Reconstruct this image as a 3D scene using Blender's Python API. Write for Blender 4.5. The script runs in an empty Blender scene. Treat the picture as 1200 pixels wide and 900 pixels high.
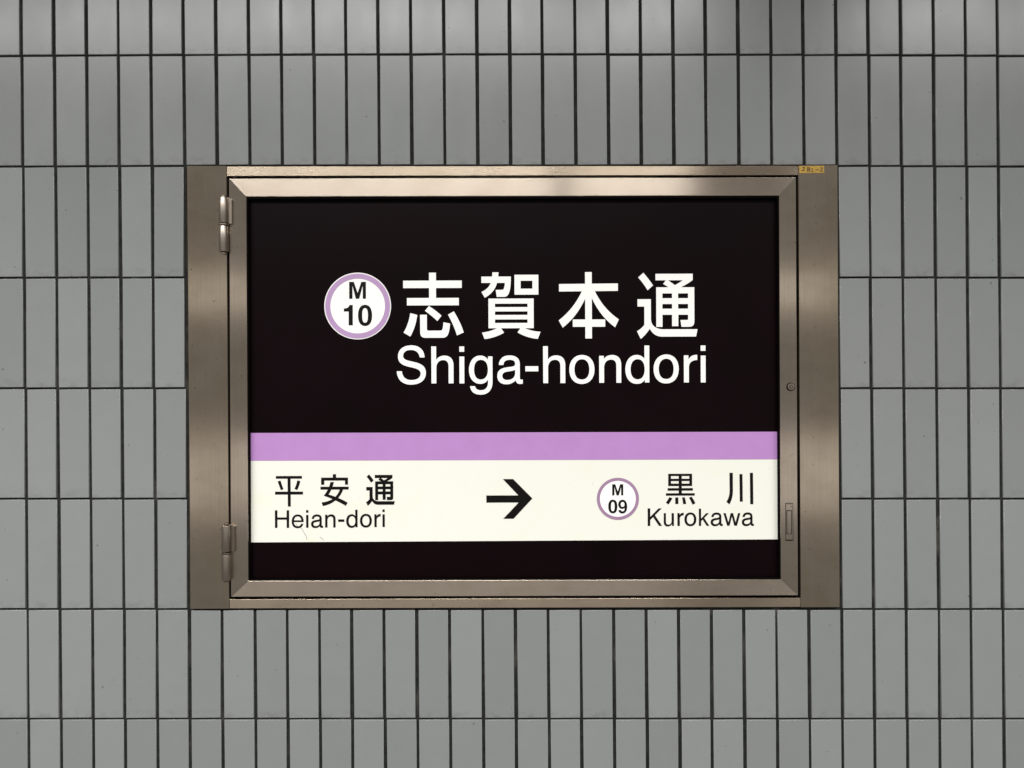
import bpy, bmesh, math, random, re
from mathutils import Vector, geometry
random.seed(11)
scene = bpy.context.scene

# ------------------------------------------------------------------ camera, world, lamps, exposure
S = 0.00175            # metres per photograph pixel on the face of the tiles
D = 1.5                # camera distance from the tiles
CZ = 1.5               # camera height
ROLL = math.radians(0.2)

cam_data = bpy.data.cameras.new("camera")
cam = bpy.data.objects.new("camera", cam_data)
scene.collection.objects.link(cam)
cam_data.sensor_width = 36
cam_data.lens = 36 * D / (1200 * S)
cam_data.clip_start = 0.01
cam_data.clip_end = 100
cam.location = (0, -D, CZ)
cam.rotation_mode = 'QUATERNION'
from mathutils import Euler, Matrix
cam.rotation_quaternion = (Euler((math.radians(90), 0, 0)).to_matrix() @ Matrix.Rotation(-ROLL, 3, 'Z')).to_quaternion()
scene.camera = cam

world = bpy.data.worlds.new("World")
scene.world = world
world.use_nodes = True
bg = world.node_tree.nodes["Background"]
bg.inputs[0].default_value = (0.98, 0.945, 0.90, 1)
bg.inputs[1].default_value = 0.235

def area(name, loc, rot, sx, sy, power, col=(1, 1, 1)):
    l = bpy.data.lights.new(name, 'AREA')
    l.shape = 'RECTANGLE'
    l.size, l.size_y = sx, sy
    l.energy = power
    l.color = col
    o = bpy.data.objects.new(name, l)
    o.location = loc
    o.rotation_euler = rot
    scene.collection.objects.link(o)
    return o

# row of ceiling fixtures above the platform, facing down, with gaps between the fixtures
LAMP_Y, LAMP_Z = -2.3, CZ + 1.95
W_PER_M = 44
for x0, x1 in ((-4.6, 0.245), (0.335, 1.02), (1.74, 4.6)):
    lamp = area("ceiling_lamp", ((x0 + x1) / 2, LAMP_Y, LAMP_Z), (0, 0, 0), x1 - x0, 0.22, W_PER_M * (x1 - x0), (1.0, 1.0, 0.99))
    lamp.data.spread = math.radians(142)      # louvred fixtures: little light leaves sideways
# fixtures over the opposite platform; below them an added fill lamp, not a fixture
area("far_ceiling_lamp", (0, -8.0, CZ + 1.20), (math.radians(60), 0, 0), 14, 0.50, 13, (1.0, 0.95, 0.86))
area("far_platform_fill", (0, -7.0, CZ - 1.05), (math.radians(100), 0, 0), 14, 0.9, 19, (1.0, 0.95, 0.90))

scene.view_settings.view_transform = 'Standard'
scene.view_settings.look = 'None'
scene.view_settings.exposure = 0.0
scene.view_settings.gamma = 1.0
scene.view_settings.use_curve_mapping = False
scene.render.engine = 'CYCLES'
scene.cycles.use_denoising = True
scene.cycles.max_bounces = 6

# ------------------------------------------------------------------ helpers
CR, SR = math.cos(ROLL), math.sin(ROLL)

def W(px, py, y=0.0):
    """photograph pixel -> point of the place at depth y (negative = towards the viewer)."""
    k = S * (D + y) / D
    u, v = (px - 600) * k, (450 - py) * k
    return Vector((u * CR + v * SR, y, CZ - u * SR + v * CR))

def link(o, parent=None):
    scene.collection.objects.link(o)
    if parent is not None:
        o.parent = parent
    return o

def obj(name, bm, material, parent=None, smooth=False, origin=None):
    me = bpy.data.meshes.new(name)
    if origin is not None:
        for v in bm.verts:
            v.co -= Vector(origin)
    bm.to_mesh(me)
    bm.free()
    if smooth:
        for p in me.polygons:
            p.use_smooth = True
    me.materials.append(material)
    o = bpy.data.objects.new(name, me)
    link(o, parent)
    if origin is not None:
        o.location = Vector(origin) - (parent_loc(parent) if parent else Vector())
    elif parent is not None:
        o.location = -parent_loc(parent)
    return o

def parent_loc(p):
    v = Vector()
    while p is not None:
        v += p.location
        p = p.parent
    return v

def thing(name, label, cat, loc):
    o = bpy.data.objects.new(name, None)
    o.empty_display_size = 0.05
    o.location = loc
    o["label"] = label
    o["category"] = cat
    return link(o)

def prism(bm, pts, y0, y1):
    """pts: list of (x, z) counter-clockwise or not; solid between depth y0 (front) and y1 (back)."""
    f = [bm.verts.new((x, y0, z)) for x, z in pts]
    b = [bm.verts.new((x, y1, z)) for x, z in pts]
    n = len(pts)
    bm.faces.new(f)
    bm.faces.new(b[::-1])
    for i in range(n):
        bm.faces.new((f[i], b[i], b[(i + 1) % n], f[(i + 1) % n]))
    bmesh.ops.recalc_face_normals(bm, faces=bm.faces[:])

def bevel(bm, w, seg=2, edges=None):
    bmesh.ops.bevel(bm, geom=edges or bm.edges[:], offset=w, segments=seg, affect='EDGES', profile=0.5)

def sharpen(bm, deg=30):
    for e in bm.edges:
        if len(e.link_faces) == 2:
            e.smooth = e.calc_face_angle(0) < math.radians(deg)

def cyl(bm, c, axis, r, h, n=24, r2=None):
    """cylinder centred on c along axis 'Y' or 'Z'."""
    m = Matrix.Translation(c)
    if axis == 'Y':
        m = m @ Matrix.Rotation(math.radians(90), 4, 'X')
    bmesh.ops.create_cone(bm, cap_ends=True, segments=n, radius1=r, radius2=r if r2 is None else r2, depth=h, matrix=m)

# ---- flat lettering: svg-like outlines -> triangulated thin sheets
TOK = re.compile(r"[MLHVCZ]|-?\d+\.?\d*")

def contours(path, steps=10):
    out, cur, cmd = [], [], None
    t = TOK.findall(path)
    i = 0
    x = y = 0.0
    while i < len(t):
        if t[i] in "MLHVCZ":
            cmd = t[i]
            i += 1
            if cmd == 'Z':
                out.append(cur)
                cur = []
                continue
        if cmd == 'M':
            x, y = float(t[i]), float(t[i + 1]); i += 2
            cur = [(x, y)]
            cmd = 'L'
        elif cmd == 'L':
            x, y = float(t[i]), float(t[i + 1]); i += 2
            cur.append((x, y))
        elif cmd == 'H':
            x = float(t[i]); i += 1
            cur.append((x, y))
        elif cmd == 'V':
            y = float(t[i]); i += 1
            cur.append((x, y))
        elif cmd == 'C':
            p = [(x, y)] + [(float(t[i + 2 * k]), float(t[i + 2 * k + 1])) for k in range(3)]
            i += 6
            for s in range(1, steps + 1):
                u = s / steps
                a, b, c, d = (1 - u) ** 3, 3 * u * (1 - u) ** 2, 3 * u * u * (1 - u), u ** 3
                cur.append((a * p[0][0] + b * p[1][0] + c * p[2][0] + d * p[3][0],
                            a * p[0][1] + b * p[1][1] + c * p[2][1] + d * p[3][1]))
            x, y = p[3]
    return out

def inside(poly, x, y):
    c = False
    n = len(poly)
    j = n - 1
    for i in range(n):
        xi, yi = poly[i]
        xj, yj = poly[j]
        if (yi > y) != (yj > y) and x < (xj - xi) * (y - yi) / (yj - yi) + xi:
            c = not c
        j = i
    return c

def fill(pieces):
    """pieces: list of contour lists (even-odd inside a piece, united over the pieces)."""
    vs, es = [], []
    for pc in pieces:
        for ct in pc:
            ct2 = [p for k, p in enumerate(ct) if math.dist(p, ct[k - 1]) > 1e-4]
            b = len(vs)
            vs += [Vector(p) for p in ct2]
            es += [(b + k, b + (k + 1) % len(ct2)) for k in range(len(ct2))]
    r = geometry.delaunay_2d_cdt(vs, es, [], 0, 1e-4)
    verts, faces = r[0], []
    for f in r[2]:
        cx = sum(verts[k][0] for k in f) / len(f)
        cy = sum(verts[k][1] for k in f) / len(f)
        for pc in pieces:
            if sum(inside(ct, cx, cy) for ct in pc) % 2:
                faces.append(f)
                break
    return verts, faces

def sheet(bm, pieces, fx, y, thick=0.0004):
    """add the filled outline as a thin slab; fx maps local (x, y) to wall (X, Z)."""
    verts, faces = fill(pieces)
    used = sorted({k for f in faces for k in f})
    front, back = {}, {}
    for k in used:
        X, Z = fx(verts[k][0], verts[k][1])
        front[k] = bm.verts.new((X, y, Z))
        back[k] = bm.verts.new((X, y + thick, Z))
    cnt = {}
    for f in faces:
        a = [front[k] for k in f]
        bm.faces.new(a)
        for q in range(len(f)):
            e = (f[q], f[(q + 1) % len(f)])
            key = tuple(sorted(e))
            cnt.setdefault(key, []).append(e)
    for key, l in cnt.items():
        if len(l) == 1:
            a, b = l[0]
            bm.faces.new((front[a], back[a], back[b], front[b]))

def glyph_map(ox, oy, unit, y, px, py, sx, sy=None):
    """local outline point -> wall; local (ox, oy) lands on photograph pixel (px, py); 'unit' local units per pixel."""
    sy = sx if sy is None else sy
    a = W(px, py, y)
    k = S * (D + y) / D

    def fx(x, yy):
        return a.x + (x - ox) / unit * sx * k, a.z - (yy - oy) / unit * sy * k
    return fx

# ------------------------------------------------------------------ materials
class NT:
    def __init__(self, name):
        self.m = bpy.data.materials.new(name)
        self.m.use_nodes = True
        self.t = self.m.node_tree
        self.b = self.t.nodes["Principled BSDF"]

    def n(self, typ, **kw):
        x = self.t.nodes.new(typ)
        for k, v in kw.items():
            setattr(x, k, v)
        return x

    def l(self, a, b):
        self.t.links.new(a, b)

    def noise(self, vec, scale, detail=4, rough=0.55):
        n = self.n('ShaderNodeTexNoise')
        n.inputs['Scale'].default_value = scale
        n.inputs['Detail'].default_value = detail
        n.inputs['Roughness'].default_value = rough
        self.l(vec, n.inputs['Vector'])
        return n.outputs['Fac']

    def mapping(self, vec, scale=(1, 1, 1), loc=(0, 0, 0)):
        n = self.n('ShaderNodeMapping')
        n.inputs['Scale'].default_value = scale
        n.inputs['Location'].default_value = loc
        self.l(vec, n.inputs['Vector'])
        return n.outputs['Vector']

    def remap(self, v, a, b, c, d):
        n = self.n('ShaderNodeMapRange')
        for k, x in zip(('From Min', 'From Max', 'To Min', 'To Max'), (a, b, c, d)):
            n.inputs[k].default_value = x
        self.l(v, n.inputs['Value'])
        return n.outputs['Result']

    def mix(self, f, a, b, mode='MIX'):
        n = self.n('ShaderNodeMix', data_type='RGBA', blend_type=mode)
        for s, v in ((n.inputs['Factor'], f), (n.inputs['A'], a), (n.inputs['B'], b)):
            if isinstance(v, (int, float)):
                s.default_value = v
            elif isinstance(v, tuple):
                s.default_value = v + (1,) if len(v) == 3 else v
            else:
                self.l(v, s)
        return n.outputs['Result']

    def math(self, op, a, b):
        n = self.n('ShaderNodeMath', operation=op)
        for s, v in ((n.inputs[0], a), (n.inputs[1], b)):
            if isinstance(v, (int, float)):
                s.default_value = v
            else:
                self.l(v, s)
        return n.outputs[0]

    def bump(self, h, strength, dist, normal=None):
        n = self.n('ShaderNodeBump')
        n.inputs['Strength'].default_value = strength
        n.inputs['Distance'].default_value = dist
        self.l(h, n.inputs['Height'])
        if normal is not None:
            self.l(normal, n.inputs['Normal'])
        return n.outputs['Normal']

    def world_pos(self):
        return self.n('ShaderNodeNewGeometry').outputs['Position']


def specks(t, pos, layers):
    """chips and specks of irregular outline, a few to a hand's breadth at most."""
    wob = t.n('ShaderNodeVectorMath', operation='ADD')
    nz = t.n('ShaderNodeTexNoise')
    nz.inputs['Scale'].default_value = 260
    nz.inputs['Detail'].default_value = 2
    t.l(pos, nz.inputs['Vector'])
    sv = t.n('ShaderNodeVectorMath', operation='SCALE')
    t.l(nz.outputs['Color'], sv.inputs[0])
    sv.inputs['Scale'].default_value = 0.006
    t.l(pos, wob.inputs[0])
    t.l(sv.outputs[0], wob.inputs[1])
    s3 = t.n('ShaderNodeSeparateXYZ')
    t.l(wob.outputs[0], s3.inputs[0])
    flat = t.n('ShaderNodeCombineXYZ')
    t.l(s3.outputs[0], flat.inputs[0])
    t.l(s3.outputs[2], flat.inputs[1])
    marks = None
    for scale, radius, keep, dark in layers:
        vo = t.n('ShaderNodeTexVoronoi', feature='F1', voronoi_dimensions='2D')
        vo.inputs['Scale'].default_value = scale
        t.l(flat.outputs[0], vo.inputs['Vector'])
        near = t.remap(vo.outputs['Distance'], radius, radius * 0.5, 0, dark)
        sep = t.n('ShaderNodeSeparateColor')
        t.l(vo.outputs['Color'], sep.inputs[0])
        m_ = t.math('MULTIPLY', near, t.math('GREATER_THAN', sep.outputs[0], keep))
        marks = m_ if marks is None else t.math('MAXIMUM', marks, m_)
    return marks


def mat_tile():
    t = NT("glazed_grey_tile")
    pos = t.world_pos()
    rnd = t.n('ShaderNodeObjectInfo').outputs['Random']
    # one shade per tile, a soft mottling, sparse dark specks and scuffs
    tone = t.remap(rnd, 0, 1, 0.93, 1.06)
    col = t.mix(t.remap(t.noise(pos, 1.7, 2), 0.1, 0.9, 0, 1), (0.248, 0.262, 0.259), (0.262, 0.268, 0.266))
    mott = t.remap(t.noise(pos, 22, 2), 0.1, 0.9, 0.97, 1.03)
    n = t.n('ShaderNodeVectorMath', operation='SCALE')
    t.l(col, n.inputs[0])
    t.l(t.math('MULTIPLY', tone, mott), n.inputs['Scale'])
    marks = specks(t, pos, ((9.0, 0.014, 0.62, 0.65), (21.0, 0.020, 0.80, 0.5), (4.0, 0.011, 0.5, 0.6)))
    # grime that has settled along the lower edge of a tile
    gen = t.n('ShaderNodeTexCoord').outputs['Generated']
    sg = t.n('ShaderNodeSeparateXYZ')
    t.l(gen, sg.inputs[0])
    low = t.remap(sg.outputs[2], 0.0, 0.10, 1, 0)
    grime = t.math('MULTIPLY', low, t.remap(t.noise(t.mapping(pos, (45, 45, 70)), 1, 4), 0.45, 0.75, 0, 0.35))
    c = t.mix(t.math('MAXIMUM', marks, grime), n.outputs[0], (0.055, 0.052, 0.048))
    t.l(c, t.b.inputs['Base Color'])
    rough = t.remap(t.noise(t.mapping(pos, (14, 14, 5)), 1, 2), 0.1, 0.9, 0.19, 0.28)
    t.l(rough, t.b.inputs['Roughness'])
    t.b.inputs['Specular IOR Level'].default_value = 0.5
    h = t.noise(t.mapping(pos, (26, 26, 14)), 1.0, 3)
    nrm = t.bump(h, 0.03, 0.004)
    fine = t.bump(t.noise(t.mapping(pos, (420, 420, 260)), 1, 3), 0.03, 0.0006, nrm)
    t.l(fine, t.b.inputs['Normal'])
    return t.m


def mat_grout():
    t = NT("dark_grout")
    pos = t.world_pos()
    base = t.mix(t.remap(t.noise(pos, 60, 5), 0.35, 0.65, 0, 1), (0.014, 0.014, 0.012), (0.026, 0.026, 0.023))
    worn = t.math('MULTIPLY', t.remap(t.noise(t.mapping(pos, (30, 30, 9)), 1, 5), 0.56, 0.72, 0, 0.7),
                  t.remap(t.noise(pos, 2.3, 2), 0.40, 0.62, 0, 1))
    t.l(t.mix(worn, base, (0.15, 0.135, 0.12)), t.b.inputs['Base Color'])
    t.b.inputs['Roughness'].default_value = 0.9
    t.b.inputs['Specular IOR Level'].default_value = 0.2
    t.l(t.bump(t.noise(pos, 500, 3), 0.5, 0.001), t.b.inputs['Normal'])
    return t.m


def mat_steel(name, horizontal, col=(0.64, 0.555, 0.475), rough=0.23, aniso=1.0):
    t = NT(name)
    pos = t.world_pos()
    b = t.b
    b.inputs['Metallic'].default_value = 1.0
    # brush marks run along the member, stains of handling and a dull film, dark reflections painted in
    grain = t.noise(t.mapping(pos, (5, 40, 900) if horizontal else (900, 40, 5)), 1.0, 4, 0.6)
    film = t.noise(t.mapping(pos, (4, 6, 9) if horizontal else (11, 6, 3.5)), 1.0, 4, 0.5)
    c = t.mix(t.remap(film, 0.15, 0.85, 0, 1), col, tuple(v * f for v, f in zip(col, (0.80, 0.78, 0.72))))
    c = t.mix(t.remap(grain, 0.25, 0.75, 0.0, 0.30), c, (0.36, 0.28, 0.22))
    smear_and_reflection = t.remap(t.noise(t.mapping(pos, (16, 20, 22)), 1, 4, 0.6), 0.45, 0.78, 0, 0.42)  # smears, also painting dark patches where gaps between lamps reflect
    c = t.mix(smear_and_reflection, c, tuple(v * f for v, f in zip(col, (0.60, 0.56, 0.50))))
    stain = specks(t, pos, ((22.0, 0.026, 0.55, 0.8), (50.0, 0.040, 0.78, 0.6), (9.0, 0.014, 0.3, 0.7)))
    c = t.mix(stain, c, (0.10, 0.075, 0.055))
    scr = t.noise(t.mapping(pos, (18, 60, 700) if horizontal else (700, 60, 18), (3, 1, 7)), 1.0, 1, 0.4)
    c = t.mix(t.remap(scr, 0.76, 0.82, 0, 0.3), c, (0.80, 0.74, 0.68))
    t.l(c, b.inputs['Base Color'])
    r = t.math('ADD', t.remap(film, 0.15, 0.85, rough * 0.85, rough * 1.22), t.remap(grain, 0.2, 0.8, -0.012, 0.015))
    t.l(r, b.inputs['Roughness'])
    b.inputs['Anisotropic'].default_value = aniso
    b.inputs['Anisotropic Rotation'].default_value = 0.25 if horizontal else 0.0
    tg = t.n('ShaderNodeTangent', direction_type='RADIAL', axis='Z')
    t.l(tg.outputs[0], b.inputs['Tangent'])
    return t.m


def mat_plain(name, col, rough=0.5, metallic=0.0, emit=0.0, var=0.06, scale=25, spec=0.5):
    t = NT(name)
    pos = t.world_pos()
    f = t.remap(t.noise(pos, scale, 4), 0.3, 0.7, 0, 1)
    c = t.mix(f, tuple(v * (1 - var) for v in col), tuple(min(1, v * (1 + var)) for v in col))
    t.l(c, t.b.inputs['Base Color'])
    t.b.inputs['Roughness'].default_value = rough
    t.b.inputs['Metallic'].default_value = metallic
    t.b.inputs['Specular IOR Level'].default_value = spec
    if emit:
        t.l(c, t.b.inputs['Emission Color'])
        t.b.inputs['Emission Strength'].default_value = emit
    return t.m


def mat_band():
    """back-lit cream sheet with a few old glue marks and yellowed patches."""
    t = NT("cream_film")
    pos = t.world_pos()
    y = t.remap(t.noise(pos, 14, 4), 0.52, 0.75, 0, 0.6)
    c = t.mix(y, (0.87, 0.865, 0.775), (0.87, 0.84, 0.68))
    d = t.math('MULTIPLY', t.remap(t.noise(t.mapping(pos, (160, 160, 70)), 1, 3), 0.68, 0.78, 0, 0.45),
               t.remap(t.noise(pos, 11, 2), 0.54, 0.64, 0, 1))
    c = t.mix(d, c, (0.45, 0.40, 0.33))
    t.l(c, t.b.inputs['Base Color'])
    t.l(c, t.b.inputs['Emission Color'])
    t.b.inputs['Emission Strength'].default_value = 0.07
    t.b.inputs['Roughness'].default_value = 0.35
    return t.m


M_TILE = mat_tile()
M_GROUT = mat_grout()
M_STEEL_H = mat_steel("brushed_steel_across", True)
M_STEEL_V = mat_steel("brushed_steel_upright", False, (0.68, 0.595, 0.515), 0.21, 1.0)
M_CASING_H = mat_steel("dull_steel_across", True, (0.51, 0.425, 0.335), 0.27, 1.0)
M_CASING_V = mat_steel("dull_steel_upright", False, (0.655, 0.565, 0.465), 0.225, 1.0)
M_STEEL_B = mat_steel("turned_steel", False, (0.40, 0.355, 0.31), 0.34, 0.0)
M_LEAF = mat_steel("hinge_leaf_shaded_steel", False, (0.27, 0.23, 0.195), 0.42, 0.0)  # darker leaf colour holds the shadow that lies on it
M_GAP = mat_plain("box_interior", (0.004, 0.003, 0.003), 0.8, spec=0.1)
M_RECESS_SHADE = mat_plain("recess_shade_black", (0.003, 0.002, 0.002), 0.8, spec=0.04)  # near-black that paints shade in the door reveal and small recesses
M_BLACK = mat_plain("black_acrylic", (0.0038, 0.0006, 0.0014), 0.33, var=0.25, scale=4, spec=0.10)
M_BAND = mat_band()
M_PURPLE = mat_plain("purple_film", (0.475, 0.243, 0.545), 0.35, emit=0.10, var=0.03)
M_MAUVE = mat_plain("mauve_print", (0.36, 0.215, 0.345), 0.4, emit=0.08, var=0.05)
M_LILAC = mat_plain("lilac_print", (0.46, 0.29, 0.50), 0.4, emit=0.12, var=0.04)
M_WHITE = mat_plain("white_film", (0.885, 0.88, 0.835), 0.35, emit=0.20, var=0.015)
M_INK = mat_plain("black_ink", (0.004, 0.0035, 0.003), 0.5, var=0.2, spec=0.15)
M_YELLOW = mat_plain("yellow_tape", (0.50, 0.30, 0.035), 0.5, var=0.15, scale=120)
M_PEN = mat_plain("marker_ink", (0.045, 0.016, 0.006), 0.6, var=0.2)
M_SCRATCH = mat_plain("old_crack_dirt", (0.30, 0.26, 0.23), 0.7, var=0.3, scale=200)

# ------------------------------------------------------------------ tiled wall
wall = thing("tiled_wall", "grey upright oblong tiles with dark joints around the steel framed sign", "wall", (0, 0, CZ - 0.9))
wall["kind"] = "thing"
# joints as they lie in the picture: column joints at y = 130, lean per row, row joints
COLS = [26, 64, 101.7, 139.3, 177.3, 215.5, 254, 292.3, 330.2, 368.2, 405.9, 444, 482.3, 521, 559.6, 597.8, 636.2, 674.6,
        713, 751.4, 789.5, 827.5, 865.8, 904, 942, 980.4, 1018.3, 1056.3, 1094.6, 1132.2, 1169.7]
COLS = [COLS[0] - 37.9 * k for k in (4, 3, 2, 1)] + COLS + [COLS[-1] + 37.9 * k for k in (1, 2, 3, 4)]
ROWS = [-66, 64.2, 194.2, 325, 455, 584.6, 714, 842.6, 971]

def lean(y):
    return (y - 130) * 0.0100

def row_y(r, px):
    """row joints sag a little towards the sides of the wall."""
    e = (px - 600) / 600
    return ROWS[r] + (2.0 * e * e - 0.6) * max(0, (500 - ROWS[r])) / 440

SIGN = (219, 194, 983, 713)            # left, top, right, bottom of the casing
VJ, HJ = 1.9, 1.2                    # half joint widths in pixels
def make_tile_mesh(w, h):
    bm = bmesh.new()
    prism(bm, [(-w / 2, -h / 2), (w / 2, -h / 2), (w / 2, h / 2), (-w / 2, h / 2)], 0.0, 0.009)
    e = [e for e in bm.edges if all(abs(v.co.y) < 1e-6 for v in e.verts)]
    bevel(bm, 0.0009, 2, e)
    me = bpy.data.meshes.new("tile")
    bm.to_mesh(me)
    bm.free()
    for p in me.polygons:
        p.use_smooth = abs(p.normal.y) < 0.99 and abs(p.normal.y) > 0.01
    me.materials.append(M_TILE)
    return me

cache = {}
wl = parent_loc(wall)
holes = 0
for r in range(len(ROWS) - 1):
    for c in range(len(COLS) - 1):
        ym = (ROWS[r] + ROWS[r + 1]) / 2
        xa, xb = COLS[c] + lean(ym) + VJ, COLS[c + 1] + lean(ym) - VJ
        xm = (xa + xb) / 2
        if 225 < xm < 978 and 200 < ym < 708:
            continue
        ya, yb = row_y(r, xm) + HJ, row_y(r + 1, xm) - HJ
        if xb > SIGN[0] and xa < SIGN[2] and 200 < ym < 708:      # cut pieces beside the casing
            if xm < 600:
                xb = min(xb, SIGN[0] + (ym - 194) * 0.0075 - 3.4)
            else:
                xa = max(xa, SIGN[2] + (ym - 194) * 0.006 + 0.6)
        if 225 < xm < 978 and ym < 200:
            yb = min(yb, SIGN[1] - 1.2)
        if 225 < xm < 978 and ym > 708:
            ya = max(ya, SIGN[3] + 2.2)
        xa += random.uniform(-0.4, 0.4); xb += random.uniform(-0.4, 0.4)
        w, h = round((xb - xa) * 2) / 2 * S, round((yb - ya) * 2) / 2 * S
        key = (round(w, 5), round(h, 5))
        if key not in cache:
            cache[key] = make_tile_mesh(w, h)
        o = bpy.data.objects.new("tile", cache[key])
        p = W((xa + xb) / 2, (ya + yb) / 2, 0)
        o.location = p - wl + Vector((0, random.uniform(-0.0004, 0.0004), 0))
        o.rotation_euler = (random.gauss(0, 0.0030), random.gauss(0, 0.0012) - 0.0045, random.gauss(0, 0.0060))
        link(o, wall)

# grout bed behind the tiles, open where the sign box is let into the wall
bm = bmesh.new()
X0, X1, Z0, Z1 = -2.6, 2.6, 0.0, 3.1
a, b_ = W(230, 204), W(972, 703)
hx0, hx1, hz1, hz0 = a.x, b_.x, a.z, b_.z
outer = [(X0, Z0), (X1, Z0), (X1, Z1), (X0, Z1)]
inner = [(hx0, hz0), (hx1, hz0), (hx1, hz1), (hx0, hz1)]
f0 = [[bm.verts.new((x, y, z)) for x, z in q] for q in (outer, inner) for y in (0.0034, 0.06)]
of, ob, nf, nb = f0
for k in range(4):
    j = (k + 1) % 4
    bm.faces.new((of[k], of[j], nf[j], nf[k]))
    bm.faces.new((ob[j], ob[k], nb[k], nb[j]))
    bm.faces.new((nf[k], nf[j], nb[j], nb[k]))
    bm.faces.new((of[j], of[k], ob[k], ob[j]))
bmesh.ops.recalc_face_normals(bm, faces=bm.faces[:])
obj("grout", bm, M_GROUT, wall)

# the rest of the same wall, beyond the frame of the picture
bm = bmesh.new()
def slab(xa, xb, ya, yb):
    p, q = W(xa, yb, 0), W(xb, ya, 0)
    vs = [bm.verts.new(v) for v in ((p.x, 0, p.z), (q.x, 0, p.z), (q.x, 0, q.z), (p.x, 0, q.z))]
    vb = [bm.verts.new((v.co.x + sx, 0.009, v.co.z + sz)) for v, sx, sz in zip(vs, (-.0006, .0006, .0006, -.0006), (-.0006, -.0006, .0006, .0006))]
    bm.faces.new(vs)
    for k in range(4):
        bm.faces.new((vs[k], vb[k], vb[(k + 1) % 4], vs[(k + 1) % 4]))
allc = [COLS[0] - 38 * k for k in range(20, 0, -1)] + COLS + [COLS[-1] + 38 * k for k in range(1, 21)]
allr = [ROWS[0] - 130 * k for k in range(3, 0, -1)] + ROWS + [ROWS[-1] + 129.5 * k for k in range(1, 3)]
for r in range(len(allr) - 1):
    for c in range(len(allc) - 1):
        if 3 <= r < 3 + len(ROWS) - 1 and 20 <= c < 20 + len(COLS) - 1:
            continue
        ym = (allr[r] + allr[r + 1]) / 2
        slab(allc[c] + lean(ym) + VJ, allc[c + 1] + lean(ym) - VJ, allr[r] + HJ, allr[r + 1] - HJ)
o = obj("tile_field", bm, M_TILE, wall)
o["kind"] = "stuff"

# ------------------------------------------------------------------ station sign box
origin = W(601, 454, 0)
sign = thing("station_sign", "steel framed black station name sign with purple band set in the tiled wall", "station sign", origin)

YC = -0.0050          # face of the casing
YD = -0.0062          # face of the door
YP = 0.0060           # face of the black panel

def quad(corners, y):
    return [(W(px, py, y).x, W(px, py, y).z) for px, py in corners]

def member(name, corners, yf, yb, material, bev, seg=2, mitred=False):
    bm = bmesh.new()
    prism(bm, quad(corners, yf), yf, yb)
    e = [e for e in bm.edges if all(abs(v.co.y - yf) < 1e-6 for v in e.verts)]
    if mitred:
        e = [x for x in e if abs((x.verts[0].co - x.verts[1].co).normalized().x) > 0.99 or abs((x.verts[0].co - x.verts[1].co).normalized().z) > 0.99]
    bevel(bm, bev, seg, e)
    c = sum((W(px, py, yf) for px, py in corners), Vector()) / len(corners)
    o = obj(name, bm, material, sign, origin=c)
    return o

# casing: two wide uprights, two slim rails butted between them
member("casing_stile", [(219, 194.2), (265.2, 194.2), (268.6, 713.4), (223, 713.6)], YC, 0.004, M_CASING_V, 0.0010)
member("casing_stile", [(935.6, 193.7), (981.6, 193.4), (984.2, 711.6), (938.4, 711.8)], YC, 0.004, M_CASING_V, 0.0010)
member("casing_rail", [(265.6, 194.8), (935.3, 194.2), (935.4, 205.2), (265.7, 206.4)], YC + 0.0006, 0.004, M_CASING_H, 0.0008)
member("casing_rail", [(268.9, 702.2), (938.1, 700.4), (938.2, 711.4), (269.0, 713.2)], YC + 0.0006, 0.004, M_CASING_H, 0.0008)
# return of the casing into the wall: the dark box behind the door
bm = bmesh.new()
cs = quad([(262, 202), (939, 202), (939, 706), (262, 706)], 0.03)
prism(bm, cs, 0.026, 0.058)
obj("box_back", bm, M_GAP, sign)

# door: four mitred members
DO = [(268.2, 209.0), (932.8, 207.6), (935.4, 697.8), (270.6, 699.6)]
DI = [(288.6, 230.6), (913.0, 229.2), (915.0, 678.8), (291.0, 680.6)]
names = ("door_rail", "door_stile", "door_rail", "door_stile")
for k in range(4):
    j = (k + 1) % 4
    cs = [DO[k], DO[j], DI[j], DI[k]]
    g = 0.12
    cx = sum(p[0] for p in cs) / 4
    cy = sum(p[1] for p in cs) / 4
    cs = [(px + (cx - px) / abs(cx - px) * g if k % 2 == 0 else px, py + (cy - py) / abs(cy - py) * g if k % 2 else py) for px, py in cs]
    member(names[k], cs, YD, 0.012, M_STEEL_H if k % 2 == 0 else M_STEEL_V, 0.0011, mitred=True)

# black strip between door and panel, painting the shade of the reveal
bm = bmesh.new()
a = quad([(288.9, 230.9), (912.7, 229.5), (914.7, 678.5), (291.3, 680.3)], YD)
b2 = quad([(290.2, 232.8), (911.6, 231.6), (913.9, 677.8), (292.2, 679.6)], YD)
f0 = [[bm.verts.new((x, y, z)) for x, z in q] for q in (a, b2) for y in (YD + 0.0022, YP + 0.006)]
of, ob, nf, nb = f0
for k in range(4):
    j = (k + 1) % 4
    bm.faces.new((of[k], of[j], nf[j], nf[k]))
    bm.faces.new((ob[j], ob[k], nb[k], nb[j]))
    bm.faces.new((nf[k], nf[j], nb[j], nb[k]))
    bm.faces.new((of[j], of[k], ob[k], ob[j]))
bmesh.ops.recalc_face_normals(bm, faces=bm.faces[:])
obj("reveal_shade_strip", bm, M_RECESS_SHADE, sign)

# acrylic panel
bm = bmesh.new()
prism(bm, quad([(289.4, 231.6), (912.4, 230.2), (914.6, 678.9), (291.6, 680.5)], YP), YP, YP + 0.005)
panel = obj("sign_panel", bm, M_BLACK, sign, origin=W(601, 455, YP))
YF = YP - 0.0006      # films lie on the panel
YF2 = YF - 0.0005     # print on the films

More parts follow.
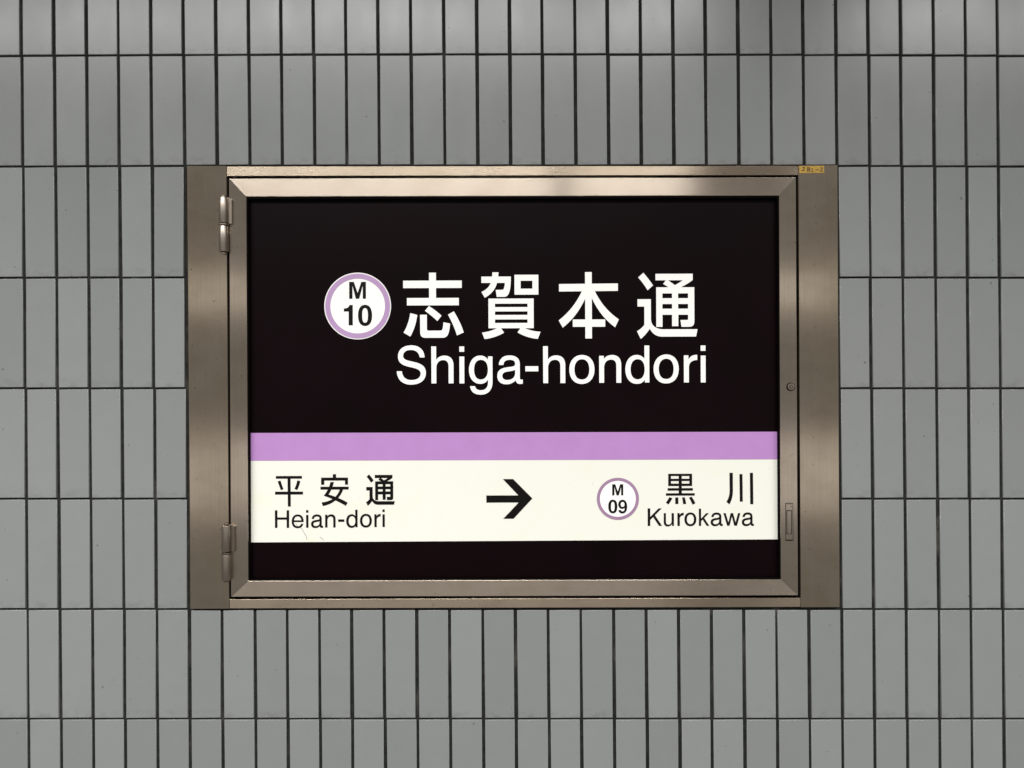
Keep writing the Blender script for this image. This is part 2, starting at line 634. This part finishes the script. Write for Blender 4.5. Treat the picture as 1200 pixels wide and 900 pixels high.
def film(name, corners, y, material, thick=0.0005, n=1):
    bm = bmesh.new()
    prism(bm, quad(corners, y), y, y + thick)
    return obj(name, bm, material, panel, origin=sum((W(*p, y) for p in corners), Vector()) / len(corners))

film("purple_band", [(292.2, 507.4), (911.4, 505.9), (911.7, 538.2), (292.0, 539.9)], YF, M_PURPLE)
left = [(291.8, 540.1), (291.5, 560), (291.6, 584), (292.3, 604), (293.0, 620), (294.2, 635.6)]
film("cream_band", [(911.8, 538.4), (911.9, 560), (912.1, 585), (912.4, 632.0)] + left[::-1], YF, M_BAND)

# ---------------- outlines of the lettering (traced strokes; local units, y down)
K = {}
K['志'] = ["M427 97H508V440H427Z", "M123 190H810V277H123Z", "M167 393H775V480H167Z",
          "M425 487C480 525 530 560 572 602L522 664C480 622 430 580 378 544Z",
          "M206 570L288 592C274 690 248 770 205 845L126 798C166 734 192 660 206 570Z",
          "M320 590H400V754C400 770 406 776 420 776H556C580 776 588 764 594 678L672 694C662 810 646 860 584 860H384C340 860 322 838 322 800Z",
          "M716 550C764 630 804 710 832 798L752 834C730 756 692 670 648 590Z"]
K['賀'] = ["M270 92H342L338 142H486C486 210 482 280 468 322C454 364 438 380 400 380H320L308 298H378C396 298 402 290 406 276C412 254 415 236 415 216H324C304 292 254 350 180 390L140 322C196 298 232 264 250 216H140V142H266Z",
          "M528 122H808V355H528ZM600 192H738V285H600Z",
          "M222 400H752V748H222ZM298 460H680V500H298ZM298 551H680V592H298ZM298 645H680V686H298Z",
          "M330 744L366 742L404 800C340 838 256 866 176 874L146 798C216 790 280 770 330 744Z",
          "M600 742L640 744C700 772 760 788 832 790L800 874C716 868 630 838 562 798Z"]
K['本'] = ["M455 90H534V868H457Z", "M150 229L840 224V311L150 317Z",
          "M420 310C356 446 270 560 145 655L192 740C310 650 400 530 470 370V310Z",
          "M568 310C634 450 722 556 850 646L806 738C690 654 590 530 524 370V310Z",
          "M310 645H690V731H310Z"]
K['通'] = ["M188 97C232 146 268 194 302 246L238 302C206 248 170 198 128 152Z",
          "M331 110H767V186H331Z",
          "M767 150V184C728 214 690 236 634 266L600 300H530L540 252C588 228 626 206 662 178Z",
          "M456 180L478 186C506 204 532 224 556 243L600 290H510C484 266 450 246 420 229Z",
          "M339 268H785V664C785 714 764 732 722 732H634L622 652H696C706 652 712 648 712 638V590H597V724H524V590H411V732H339ZM411 340H524V396H411ZM595 340H712V396H595ZM411 464H524V519H411ZM595 464H712V519H595Z",
          "M119 407H276V640C276 720 340 760 420 760H822L804 846H410C340 846 296 816 262 752C236 794 202 834 156 872L112 782C150 760 176 738 199 706V493H119Z"]
K['平'] = ["M148 142H697V198H148Z", "M130 472H718V533H130Z", "M394 170H456L460 786H400Z",
          "M186 256L242 236L306 420L252 440Z", "M602 234L664 252C646 320 622 384 598 440L540 412C566 358 586 300 602 234Z"]
K['安'] = ["M414 104H482V176H732V326H670V238H232V326H166V176H414Z", "M152 368H746V428H152Z",
          "M364 270H434C414 370 376 450 322 532C460 572 600 630 724 706L684 772C550 690 400 620 220 556C296 470 340 370 364 270Z",
          "M568 400H636C600 560 440 740 200 774L176 698C380 680 520 580 568 400Z"]
K['黒'] = ["M145 185H648V443H145ZM202 232H366V290H202ZM430 232H590V290H430ZM202 338H366V392H202ZM430 338H590V392H430Z",
          "M366 430H430V610H366Z", "M132 488H664V540H132Z", "M96 596H702V646H96Z",
          "M166 676L230 700C206 750 178 792 146 832L94 792C124 754 148 716 166 676Z", "M292 684H356V822H292Z",
          "M434 686L490 680C506 726 514 772 522 820L458 826C454 778 446 732 434 686Z",
          "M582 690L636 668C668 712 694 758 716 806L658 840C636 790 612 740 582 690Z"]
K['川'] = ["M268 165H338V530C338 650 316 740 262 830L202 774C250 700 270 630 270 530Z", "M478 192H540L546 772H484Z", "M698 165H762L768 828H704Z"]

# latin: (outline, left edge, baseline, units per pixel)
L = {}
L['S'] = ("M452 228C448 120 378 57 263 57C152 57 78 118 78 212C78 292 122 332 222 356L296 374C364 391 396 414 396 456C396 511 346 546 264 546C186 546 138 502 132 421H60C66 540 138 610 262 610C388 610 470 546 470 446C470 368 424 322 328 298L240 277C176 262 150 244 150 204C150 154 192 122 258 122C330 122 372 158 385 228Z", 60, 592, 12)
L['h'] = ("M546 72H614V262C640 222 680 202 732 202C812 202 858 252 858 338V592H789V352C789 296 764 264 712 264C655 264 616 308 616 376V592H548Z", 546, 592, 12)
L['i'] = ("M941 72H1009V147H941ZM942 214H1010V592H942Z", 941, 592, 12)
L['g'] = ("M326 214V570C326 684 266 752 160 752C70 752 16 708 10 632H80C86 670 114 690 162 690C228 690 263 650 263 576V540C238 580 202 600 152 600C60 600 -5 520 -5 404C-5 284 62 202 152 202C202 202 240 224 264 262V214ZM162 262C102 262 66 314 66 400C66 490 102 540 160 540C224 540 262 488 262 400C262 314 224 262 162 262Z", -5, 592, 12)
L['a'] = ("M416 334C420 250 476 200 566 200C660 200 711 244 711 322V516C711 534 718 541 734 541C742 541 748 540 752 539V596C742 600 730 602 716 602C680 602 660 586 652 550C618 586 574 606 520 606C440 606 394 560 394 488C394 414 440 378 540 366C626 356 645 352 645 322V312C645 280 618 262 566 262C512 262 484 286 480 334ZM645 402C622 414 590 420 546 426C488 434 464 452 464 486C464 526 490 546 536 546C600 546 645 508 645 456Z", 394, 592, 12)
L['-'] = ("M788 351H970V423H788Z", 788, 590, 12)
L['o'] = ("M505 192C400 192 326 272 326 396C326 522 398 600 500 600C608 600 680 522 680 396C680 270 610 192 505 192ZM505 252C440 252 398 306 398 396C398 488 438 538 504 538C570 538 608 488 608 396C608 306 570 252 505 252Z", 326, 588, 12)
L['n'] = ("M746 204H812V250C838 211 880 192 930 192C1010 192 1056 242 1056 328V583H988V344C988 288 964 257 914 257C856 257 815 300 815 368V583H747Z", 746, 583, 12)
L['d'] = ("M244 60H312V580H250V540C224 580 188 599 138 599C40 599 -25 520 -25 396C-25 274 40 192 134 192C180 192 218 212 244 248ZM148 252C86 252 48 306 48 394C48 482 86 536 148 536C210 536 247 484 247 394C247 304 210 252 148 252Z", -25, 580, 12)
L['r'] = ("M798 197H862V256C890 206 928 188 986 190V262C908 264 868 300 868 368V578H799Z", 798, 578, 12)
L['H'] = ("M108 120H151V246H314V120H357V429H314V285H151V429H108Z", 108, 429, 15)
L['e'] = ("M612 328H441C443 376 470 401 508 401C538 401 558 388 570 358H606C594 410 558 436 506 436C442 436 402 390 402 316C402 242 444 194 508 194C576 194 612 242 612 320ZM442 297H572C568 252 544 228 508 228C472 228 446 254 442 297Z", 402, 428, 15)
L['K'] = ("M136 86H180V236L328 86H382L262 207L388 394H334L231 238L180 290V394H136Z", 136, 394, 15)
L['u'] = ("M418 170H456V320C456 352 470 372 500 372C535 372 556 346 556 306V170H597V393H562V362C544 390 520 404 488 404C444 404 418 376 418 326Z", 418, 394, 15)
L['k'] = ("M62 88H100V266L188 170H238L155 254L244 391H198L128 280L100 310V391H62Z", 62, 391, 15)
L['w'] = ("M492 170H533L580 336L620 170H663L706 336L750 170H790L730 391H683L641 226L600 391H558Z", 492, 391, 15)
L['M'] = ("M342 153H396L441 284L485 153H538V351H501V196L459 351H420L380 196V351H342Z", 342, 351, 10)
L['1'] = ("M384 424V662H336V500H280V464C318 464 340 452 346 424Z", 280, 662, 10)
L['0'] = ("M528 422C474 422 446 470 446 546C446 628 476 670 528 670C582 670 610 628 610 546C610 466 582 422 528 422ZM528 460C554 460 562 494 562 546C562 602 554 632 528 632C502 632 494 602 494 546C494 492 502 460 528 460Z", 446, 666, 10)
L['9'] = ("M520 460C566 460 600 506 600 576C600 658 568 702 516 702C476 702 450 680 446 640H490C492 656 502 664 518 664C546 664 556 640 556 602C546 614 530 620 510 620C470 620 444 588 444 544C444 494 474 460 520 460ZM520 498C498 498 486 516 486 544C486 570 498 586 520 586C542 586 554 568 554 542C554 514 542 498 520 498Z", 444, 698, 15)

def kanji(ch, corner, unit, mat, label, y=YF, s=1.0, ref=(0, 0)):
    bm = bmesh.new()
    fx = glyph_map(ref[0], ref[1], unit, y, corner[0], corner[1], s)
    sheet(bm, [contours(p) for p in K[ch]], fx, y)
    bmesh.ops.recalc_face_normals(bm, faces=bm.faces[:])
    me_c = sum((v.co for v in bm.verts), Vector()) / len(bm.verts)
    o = obj("kanji_character", bm, mat, panel, origin=me_c)
    o["label"] = label
    return o

def letter(ch, px, py, s, mat, y, name="roman_letter", label=None):
    path, lx, base, unit = L[ch]
    bm = bmesh.new()
    fx = glyph_map(lx, base, unit, y, px, py, s)
    ct = contours(path)
    sheet(bm, [ct], fx, y)
    bmesh.ops.recalc_face_normals(bm, faces=bm.faces[:])
    me_c = sum((v.co for v in bm.verts), Vector()) / len(bm.verts)
    o = obj(name, bm, mat, panel, origin=me_c)
    o["label"] = label or "letter " + ch
    return o

for ch, ox in (('志', 460), ('賀', 550), ('本', 640), ('通', 735)):
    kanji(ch, (ox, 310), 10, M_WHITE, "large white character " + ch)
kanji('平', (315, 550), 18, M_INK, "small black character 平", YF2)
kanji('安', (367, 550), 18, M_INK, "small black character 安", YF2)
kanji('通', (428.8, 556.0), 10, M_INK, "small black character 通", YF2, 0.474, (112, 97))
kanji('黒', (775, 545), 18, M_INK, "small black character 黒", YF2)
kanji('川', (840, 545), 18, M_INK, "small black character 川", YF2)

for ch, x, b in (('S', 465.0, 449.3), ('h', 505.5, 449.3), ('i', 538.4, 449.3), ('g', 549.6, 449.2), ('a', 582.8, 449.2), ('-', 615.7, 449.1),
                 ('h', 636.5, 449.0), ('o', 667.2, 449.0), ('n', 702.2, 448.6), ('d', 732.9, 448.3), ('o', 766.0, 448.4), ('r', 801.5, 448.2), ('i', 821.2, 448.2)):
    letter(ch, x, b, 1.0, M_WHITE, YF, label="large white letter " + ch)
k = 0.474
for ch, x, b in (('H', 322.2, 618.6), ('e', 341.8, 618.5), ('i', 358.7, 618.4), ('a', 364.5, 618.3), ('n', 381.0, 618.2), ('-', 396.3, 618.1),
                 ('d', 405.7, 617.9), ('o', 421.8, 617.8), ('r', 438.7, 617.7), ('i', 448.2, 617.6)):
    letter(ch, x, b, 1.0 if ch in 'He' else k, M_INK, YF2, label="small black letter " + ch)
for ch, x, b in (('K', 759.1, 616.3), ('u', 777.9, 616.3), ('r', 793.9, 616.3), ('o', 802.1, 616.2), ('k', 819.1, 616.2), ('a', 832.9, 616.1),
                 ('w', 847.8, 616.1), ('a', 869.4, 616.0)):
    letter(ch, x, b, k if ch in 'roa' else 1.0, M_INK, YF2, label="small black letter " + ch)

bm = bmesh.new()
sheet(bm, [contours("M72 385H635L365 98H545L882 440L550 795H370L640 510H72Z")], glyph_map(0, 0, 15, YF2, 565, 555, 1.0), YF2)
bmesh.ops.recalc_face_normals(bm, faces=bm.faces[:])
obj("arrow", bm, M_INK, panel, origin=W(597, 585, YF2))

def ring(name, cx, cy, r0, r1, y, mat, label=None):
    bm = bmesh.new()
    n = 72
    c1 = [(cx + r1 * math.cos(2 * math.pi * q / n), cy + r1 * math.sin(2 * math.pi * q / n)) for q in range(n)]
    pcs = [c1]
    if r0:
        pcs.append([(cx + r0 * math.cos(2 * math.pi * q / n), cy + r0 * math.sin(2 * math.pi * q / n)) for q in range(n)])
    sheet(bm, [pcs], glyph_map(cx, cy, 1, y, cx, cy, 1.0), y)
    bmesh.ops.recalc_face_normals(bm, faces=bm.faces[:])
    o = obj(name, bm, mat, panel, origin=W(cx, cy, y))
    if label:
        o["label"] = label
    return o

ring("badge_disc", 419.1, 358.6, 0, 39.1, YF, M_WHITE, "large white station number disc")
ring("badge_ring", 419.1, 358.6, 32.1, 38.0, YF2, M_LILAC, "lilac ring of the M10 badge")
ring("badge_disc", 724.1, 584.5, 0, 21.3, YF2, M_WHITE, "small white disc of the M09 badge")
ring("badge_ring", 724.1, 584.5, 21.1, 24.6, YF2 - 0.0004, M_MAUVE, "dull mauve ring of the M09 badge")
for ch, x, b in (('M', 409.2, 350.1), ('1', 403.0, 381.2), ('0', 419.6, 381.6)):
    letter(ch, x, b, 1.0, M_INK, YF2, label="large badge character " + ch)
for ch, x, b, s in (('M', 717.5, 580.5, 0.655), ('0', 712.9, 601.3, 0.645), ('9', 724.6, 601.5, 1.0)):
    letter(ch, x, b, s, M_INK, YF2 - 0.0006, label="small badge character " + ch)

# old crease and glue marks near the lower edge of the cream band
def ribbon(bm, pts, w, y, thick=0.0002):
    pts = [Vector((W(px, py, y).x, W(px, py, y).z)) for px, py in pts]
    for q in range(len(pts) - 1):
        d = (pts[q + 1] - pts[q]).normalized()
        n = Vector((-d.y, d.x)) * w * S / 2
        e = d * w * S * 0.3
        a, b = pts[q] - e, pts[q + 1] + e
        yy = y - 0.00002 * q
        vs = [bm.verts.new((p.x, yy, p.y)) for p in (a - n, b - n, b + n, a + n)]
        vb = [bm.verts.new((p.x, yy + thick, p.y)) for p in (a - n, b - n, b + n, a + n)]
        bm.faces.new(vs)
        for t in range(4):
            bm.faces.new((vs[t], vb[t], vb[(t + 1) % 4], vs[(t + 1) % 4]))
    bmesh.ops.recalc_face_normals(bm, faces=bm.faces[:])

for pts, w in (([(352.6, 618.8), (354.6, 621.0), (356.4, 624.4), (358.2, 627.2), (359.2, 629.8), (359.8, 632.2)], 0.5), ([(346.8, 613.4), (347.6, 615.2), (348.8, 616.6)], 0.45),
               ([(374.8, 629.4), (377.0, 631.2), (379.4, 632.8)], 0.5)):
    bm = bmesh.new()
    ribbon(bm, pts, w, YF - 0.0003)
    obj("crease", bm, M_SCRATCH, panel, origin=W(*pts[1], YF))

# ---------------- hinges
def hinge(cx, y0, y1):
    mid = (y0 + y1) / 2
    r = 5.3 * S
    yc = YC - 0.0075
    c = W(cx, mid, yc)
    H = (y1 - y0) * S
    h = bpy.data.objects.new("hinge", None)
    link(h, sign)
    h.location = c - parent_loc(sign)
    h.empty_display_size = 0.02
    for s in (1, -1):
        bm = bmesh.new()
        cyl(bm, (0, 0, s * H * 0.25), 'Z', r, H * 0.5 - 0.0058, 32)
        e = [e for e in bm.edges if abs(e.verts[0].co.z - e.verts[1].co.z) < 1e-6]
        bevel(bm, 0.0010, 2, e)
        sharpen(bm)
        o = obj("knuckle", bm, M_STEEL_B, h, smooth=True)
        o.location = (0, 0, 0)
    bm = bmesh.new()
    cyl(bm, (0, 0, 0), 'Z', r * 1.12, 0.0024, 32)
    sharpen(bm)
    o = obj("washer", bm, M_STEEL_B, h, smooth=True); o.location = (0, 0, 0)
    for s in (1, -1):
        bm = bmesh.new()
        cyl(bm, (0, 0, s * H * 0.5), 'Z', r * 0.55, 0.0024, 20)
        o = obj("pin_cap", bm, M_STEEL_B, h); o.location = (0, 0, 0)
    # leaf on the door side of the upper knuckle, leaf on the casing side of the lower one
    bm = bmesh.new()
    prism(bm, [(r * 0.2, 0.002), (r * 1.75, 0.002), (r * 1.75, H * 0.45), (r * 0.9, H * 0.49), (r * 0.2, H * 0.49)], 0.0010, 0.0066)
    bevel(bm, 0.0006, 1)
    o = obj("leaf", bm, M_LEAF, h); o.location = (0, 0, 0)
    bm = bmesh.new()
    prism(bm, [(-r * 0.7, -H * 0.48), (r * 0.3, -H * 0.48), (r * 0.3, -0.002), (-r * 0.7, -0.002)], 0.0010, 0.0074)
    o = obj("leaf", bm, M_LEAF, h); o.location = (0, 0, 0)

hinge(262.2, 230.2, 296.6)
hinge(265.4, 614.2, 681.4)

# ---------------- lock and flush pull on the door's free side
c = W(926.6, 453.4, YD)
bm = bmesh.new()
cyl(bm, (c.x, YD - 0.0002, c.z), 'Y', 4.9 * S, 0.0016, 32)
lock = obj("lock", bm, M_RECESS_SHADE, sign, origin=c)  # black disc paints the shaded ring around the plug
bm = bmesh.new()
cyl(bm, (c.x + 0.0003, YD - 0.0013, c.z + 0.0003), 'Y', 4.0 * S, 0.0020, 32)
bevel(bm, 0.0005, 1, [e for e in bm.edges if all(v.co.y < YD - 0.0020 for v in e.verts)])
obj("lock_plug", bm, M_STEEL_B, lock, origin=c)
bm = bmesh.new()
cyl(bm, (c.x + 0.0002, YD - 0.0024, c.z), 'Y', 2.1 * S, 0.0004, 24)
obj("keyway_ring", bm, M_RECESS_SHADE, lock, origin=c)
bm = bmesh.new()
cyl(bm, (c.x + 0.0002, YD - 0.0027, c.z), 'Y', 1.4 * S, 0.0006, 24)
obj("keyway_core", bm, M_STEEL_B, lock, origin=c)

def plate(name, corners, yf, yb, mat, par, bev=0.0004):
    bm = bmesh.new()
    prism(bm, quad(corners, yf), yf, yb)
    e = [e for e in bm.edges if all(abs(v.co.y - yf) < 1e-6 for v in e.verts)]
    bevel(bm, bev, 1, e)
    cc = sum((W(*p, yf) for p in corners), Vector()) / len(corners)
    return obj(name, bm, mat, par, origin=cc)

pull = plate("flush_pull", [(920.3, 589.4), (929.4, 589.4), (929.8, 633.8), (920.6, 633.8)], YD - 0.0003, YD + 0.001, M_RECESS_SHADE, sign, 0.0002)  # black rim paints the shaded groove around the pull
plate("pull_plate", [(920.9, 590.0), (929.0, 590.0), (929.3, 632.6), (921.1, 632.6)], YD - 0.0007, YD + 0.001, M_STEEL_V, pull, 0.0003)
plate("pull_recess_shade", [(921.6, 598.0), (928.2, 598.0), (928.2, 626.0), (921.8, 626.0)], YD - 0.0009, YD, M_RECESS_SHADE, pull, 0.0001)  # black plate paints the shade of the recess around the tongue
plate("pull_tongue", [(922.4, 598.8), (927.6, 598.8), (927.6, 625.6), (922.6, 625.6)], YD - 0.0014, YD, M_STEEL_V, pull, 0.0005)
plate("pull_lip", [(921.2, 589.9), (928.2, 589.9), (928.2, 591.0), (921.2, 591.0)], YD - 0.0012, YD, M_STEEL_B, pull, 0.0002)

# ---------------- yellow tape with a hand-written number on the upper corner of the casing
tape = plate("number_tape", [(936.6, 194.6), (965.8, 194.2), (965.8, 202.4), (936.8, 202.8)], YC - 0.0003, YC + 0.0002, M_YELLOW, sign, 0.00005)
tape["label"] = "small yellow tape with a hand-written JB2-2"
bm = bmesh.new()
def pen(pts, w=0.8):
    ribbon(bm, [(930 + a / 20, 188 + b / 20) for a, b in pts], w, YC - 0.0005, 0.0002)
pen([(205, 168), (262, 166)]); pen([(242, 168), (242, 236)]); pen([(184, 238), (246, 238)])
pen([(328, 166), (326, 256)]); pen([(328, 168), (372, 170), (376, 200), (330, 208)]); pen([(332, 208), (384, 216), (384, 250), (328, 256)])
pen([(412, 196), (440, 186), (452, 206), (424, 262), (464, 264)], 0.55)
pen([(508, 224), (592, 222)])
pen([(626, 186), (654, 166), (678, 182), (668, 210), (622, 250), (690, 252)])
obj("pen_writing", bm, M_PEN, tape, origin=W(951, 198, YC))
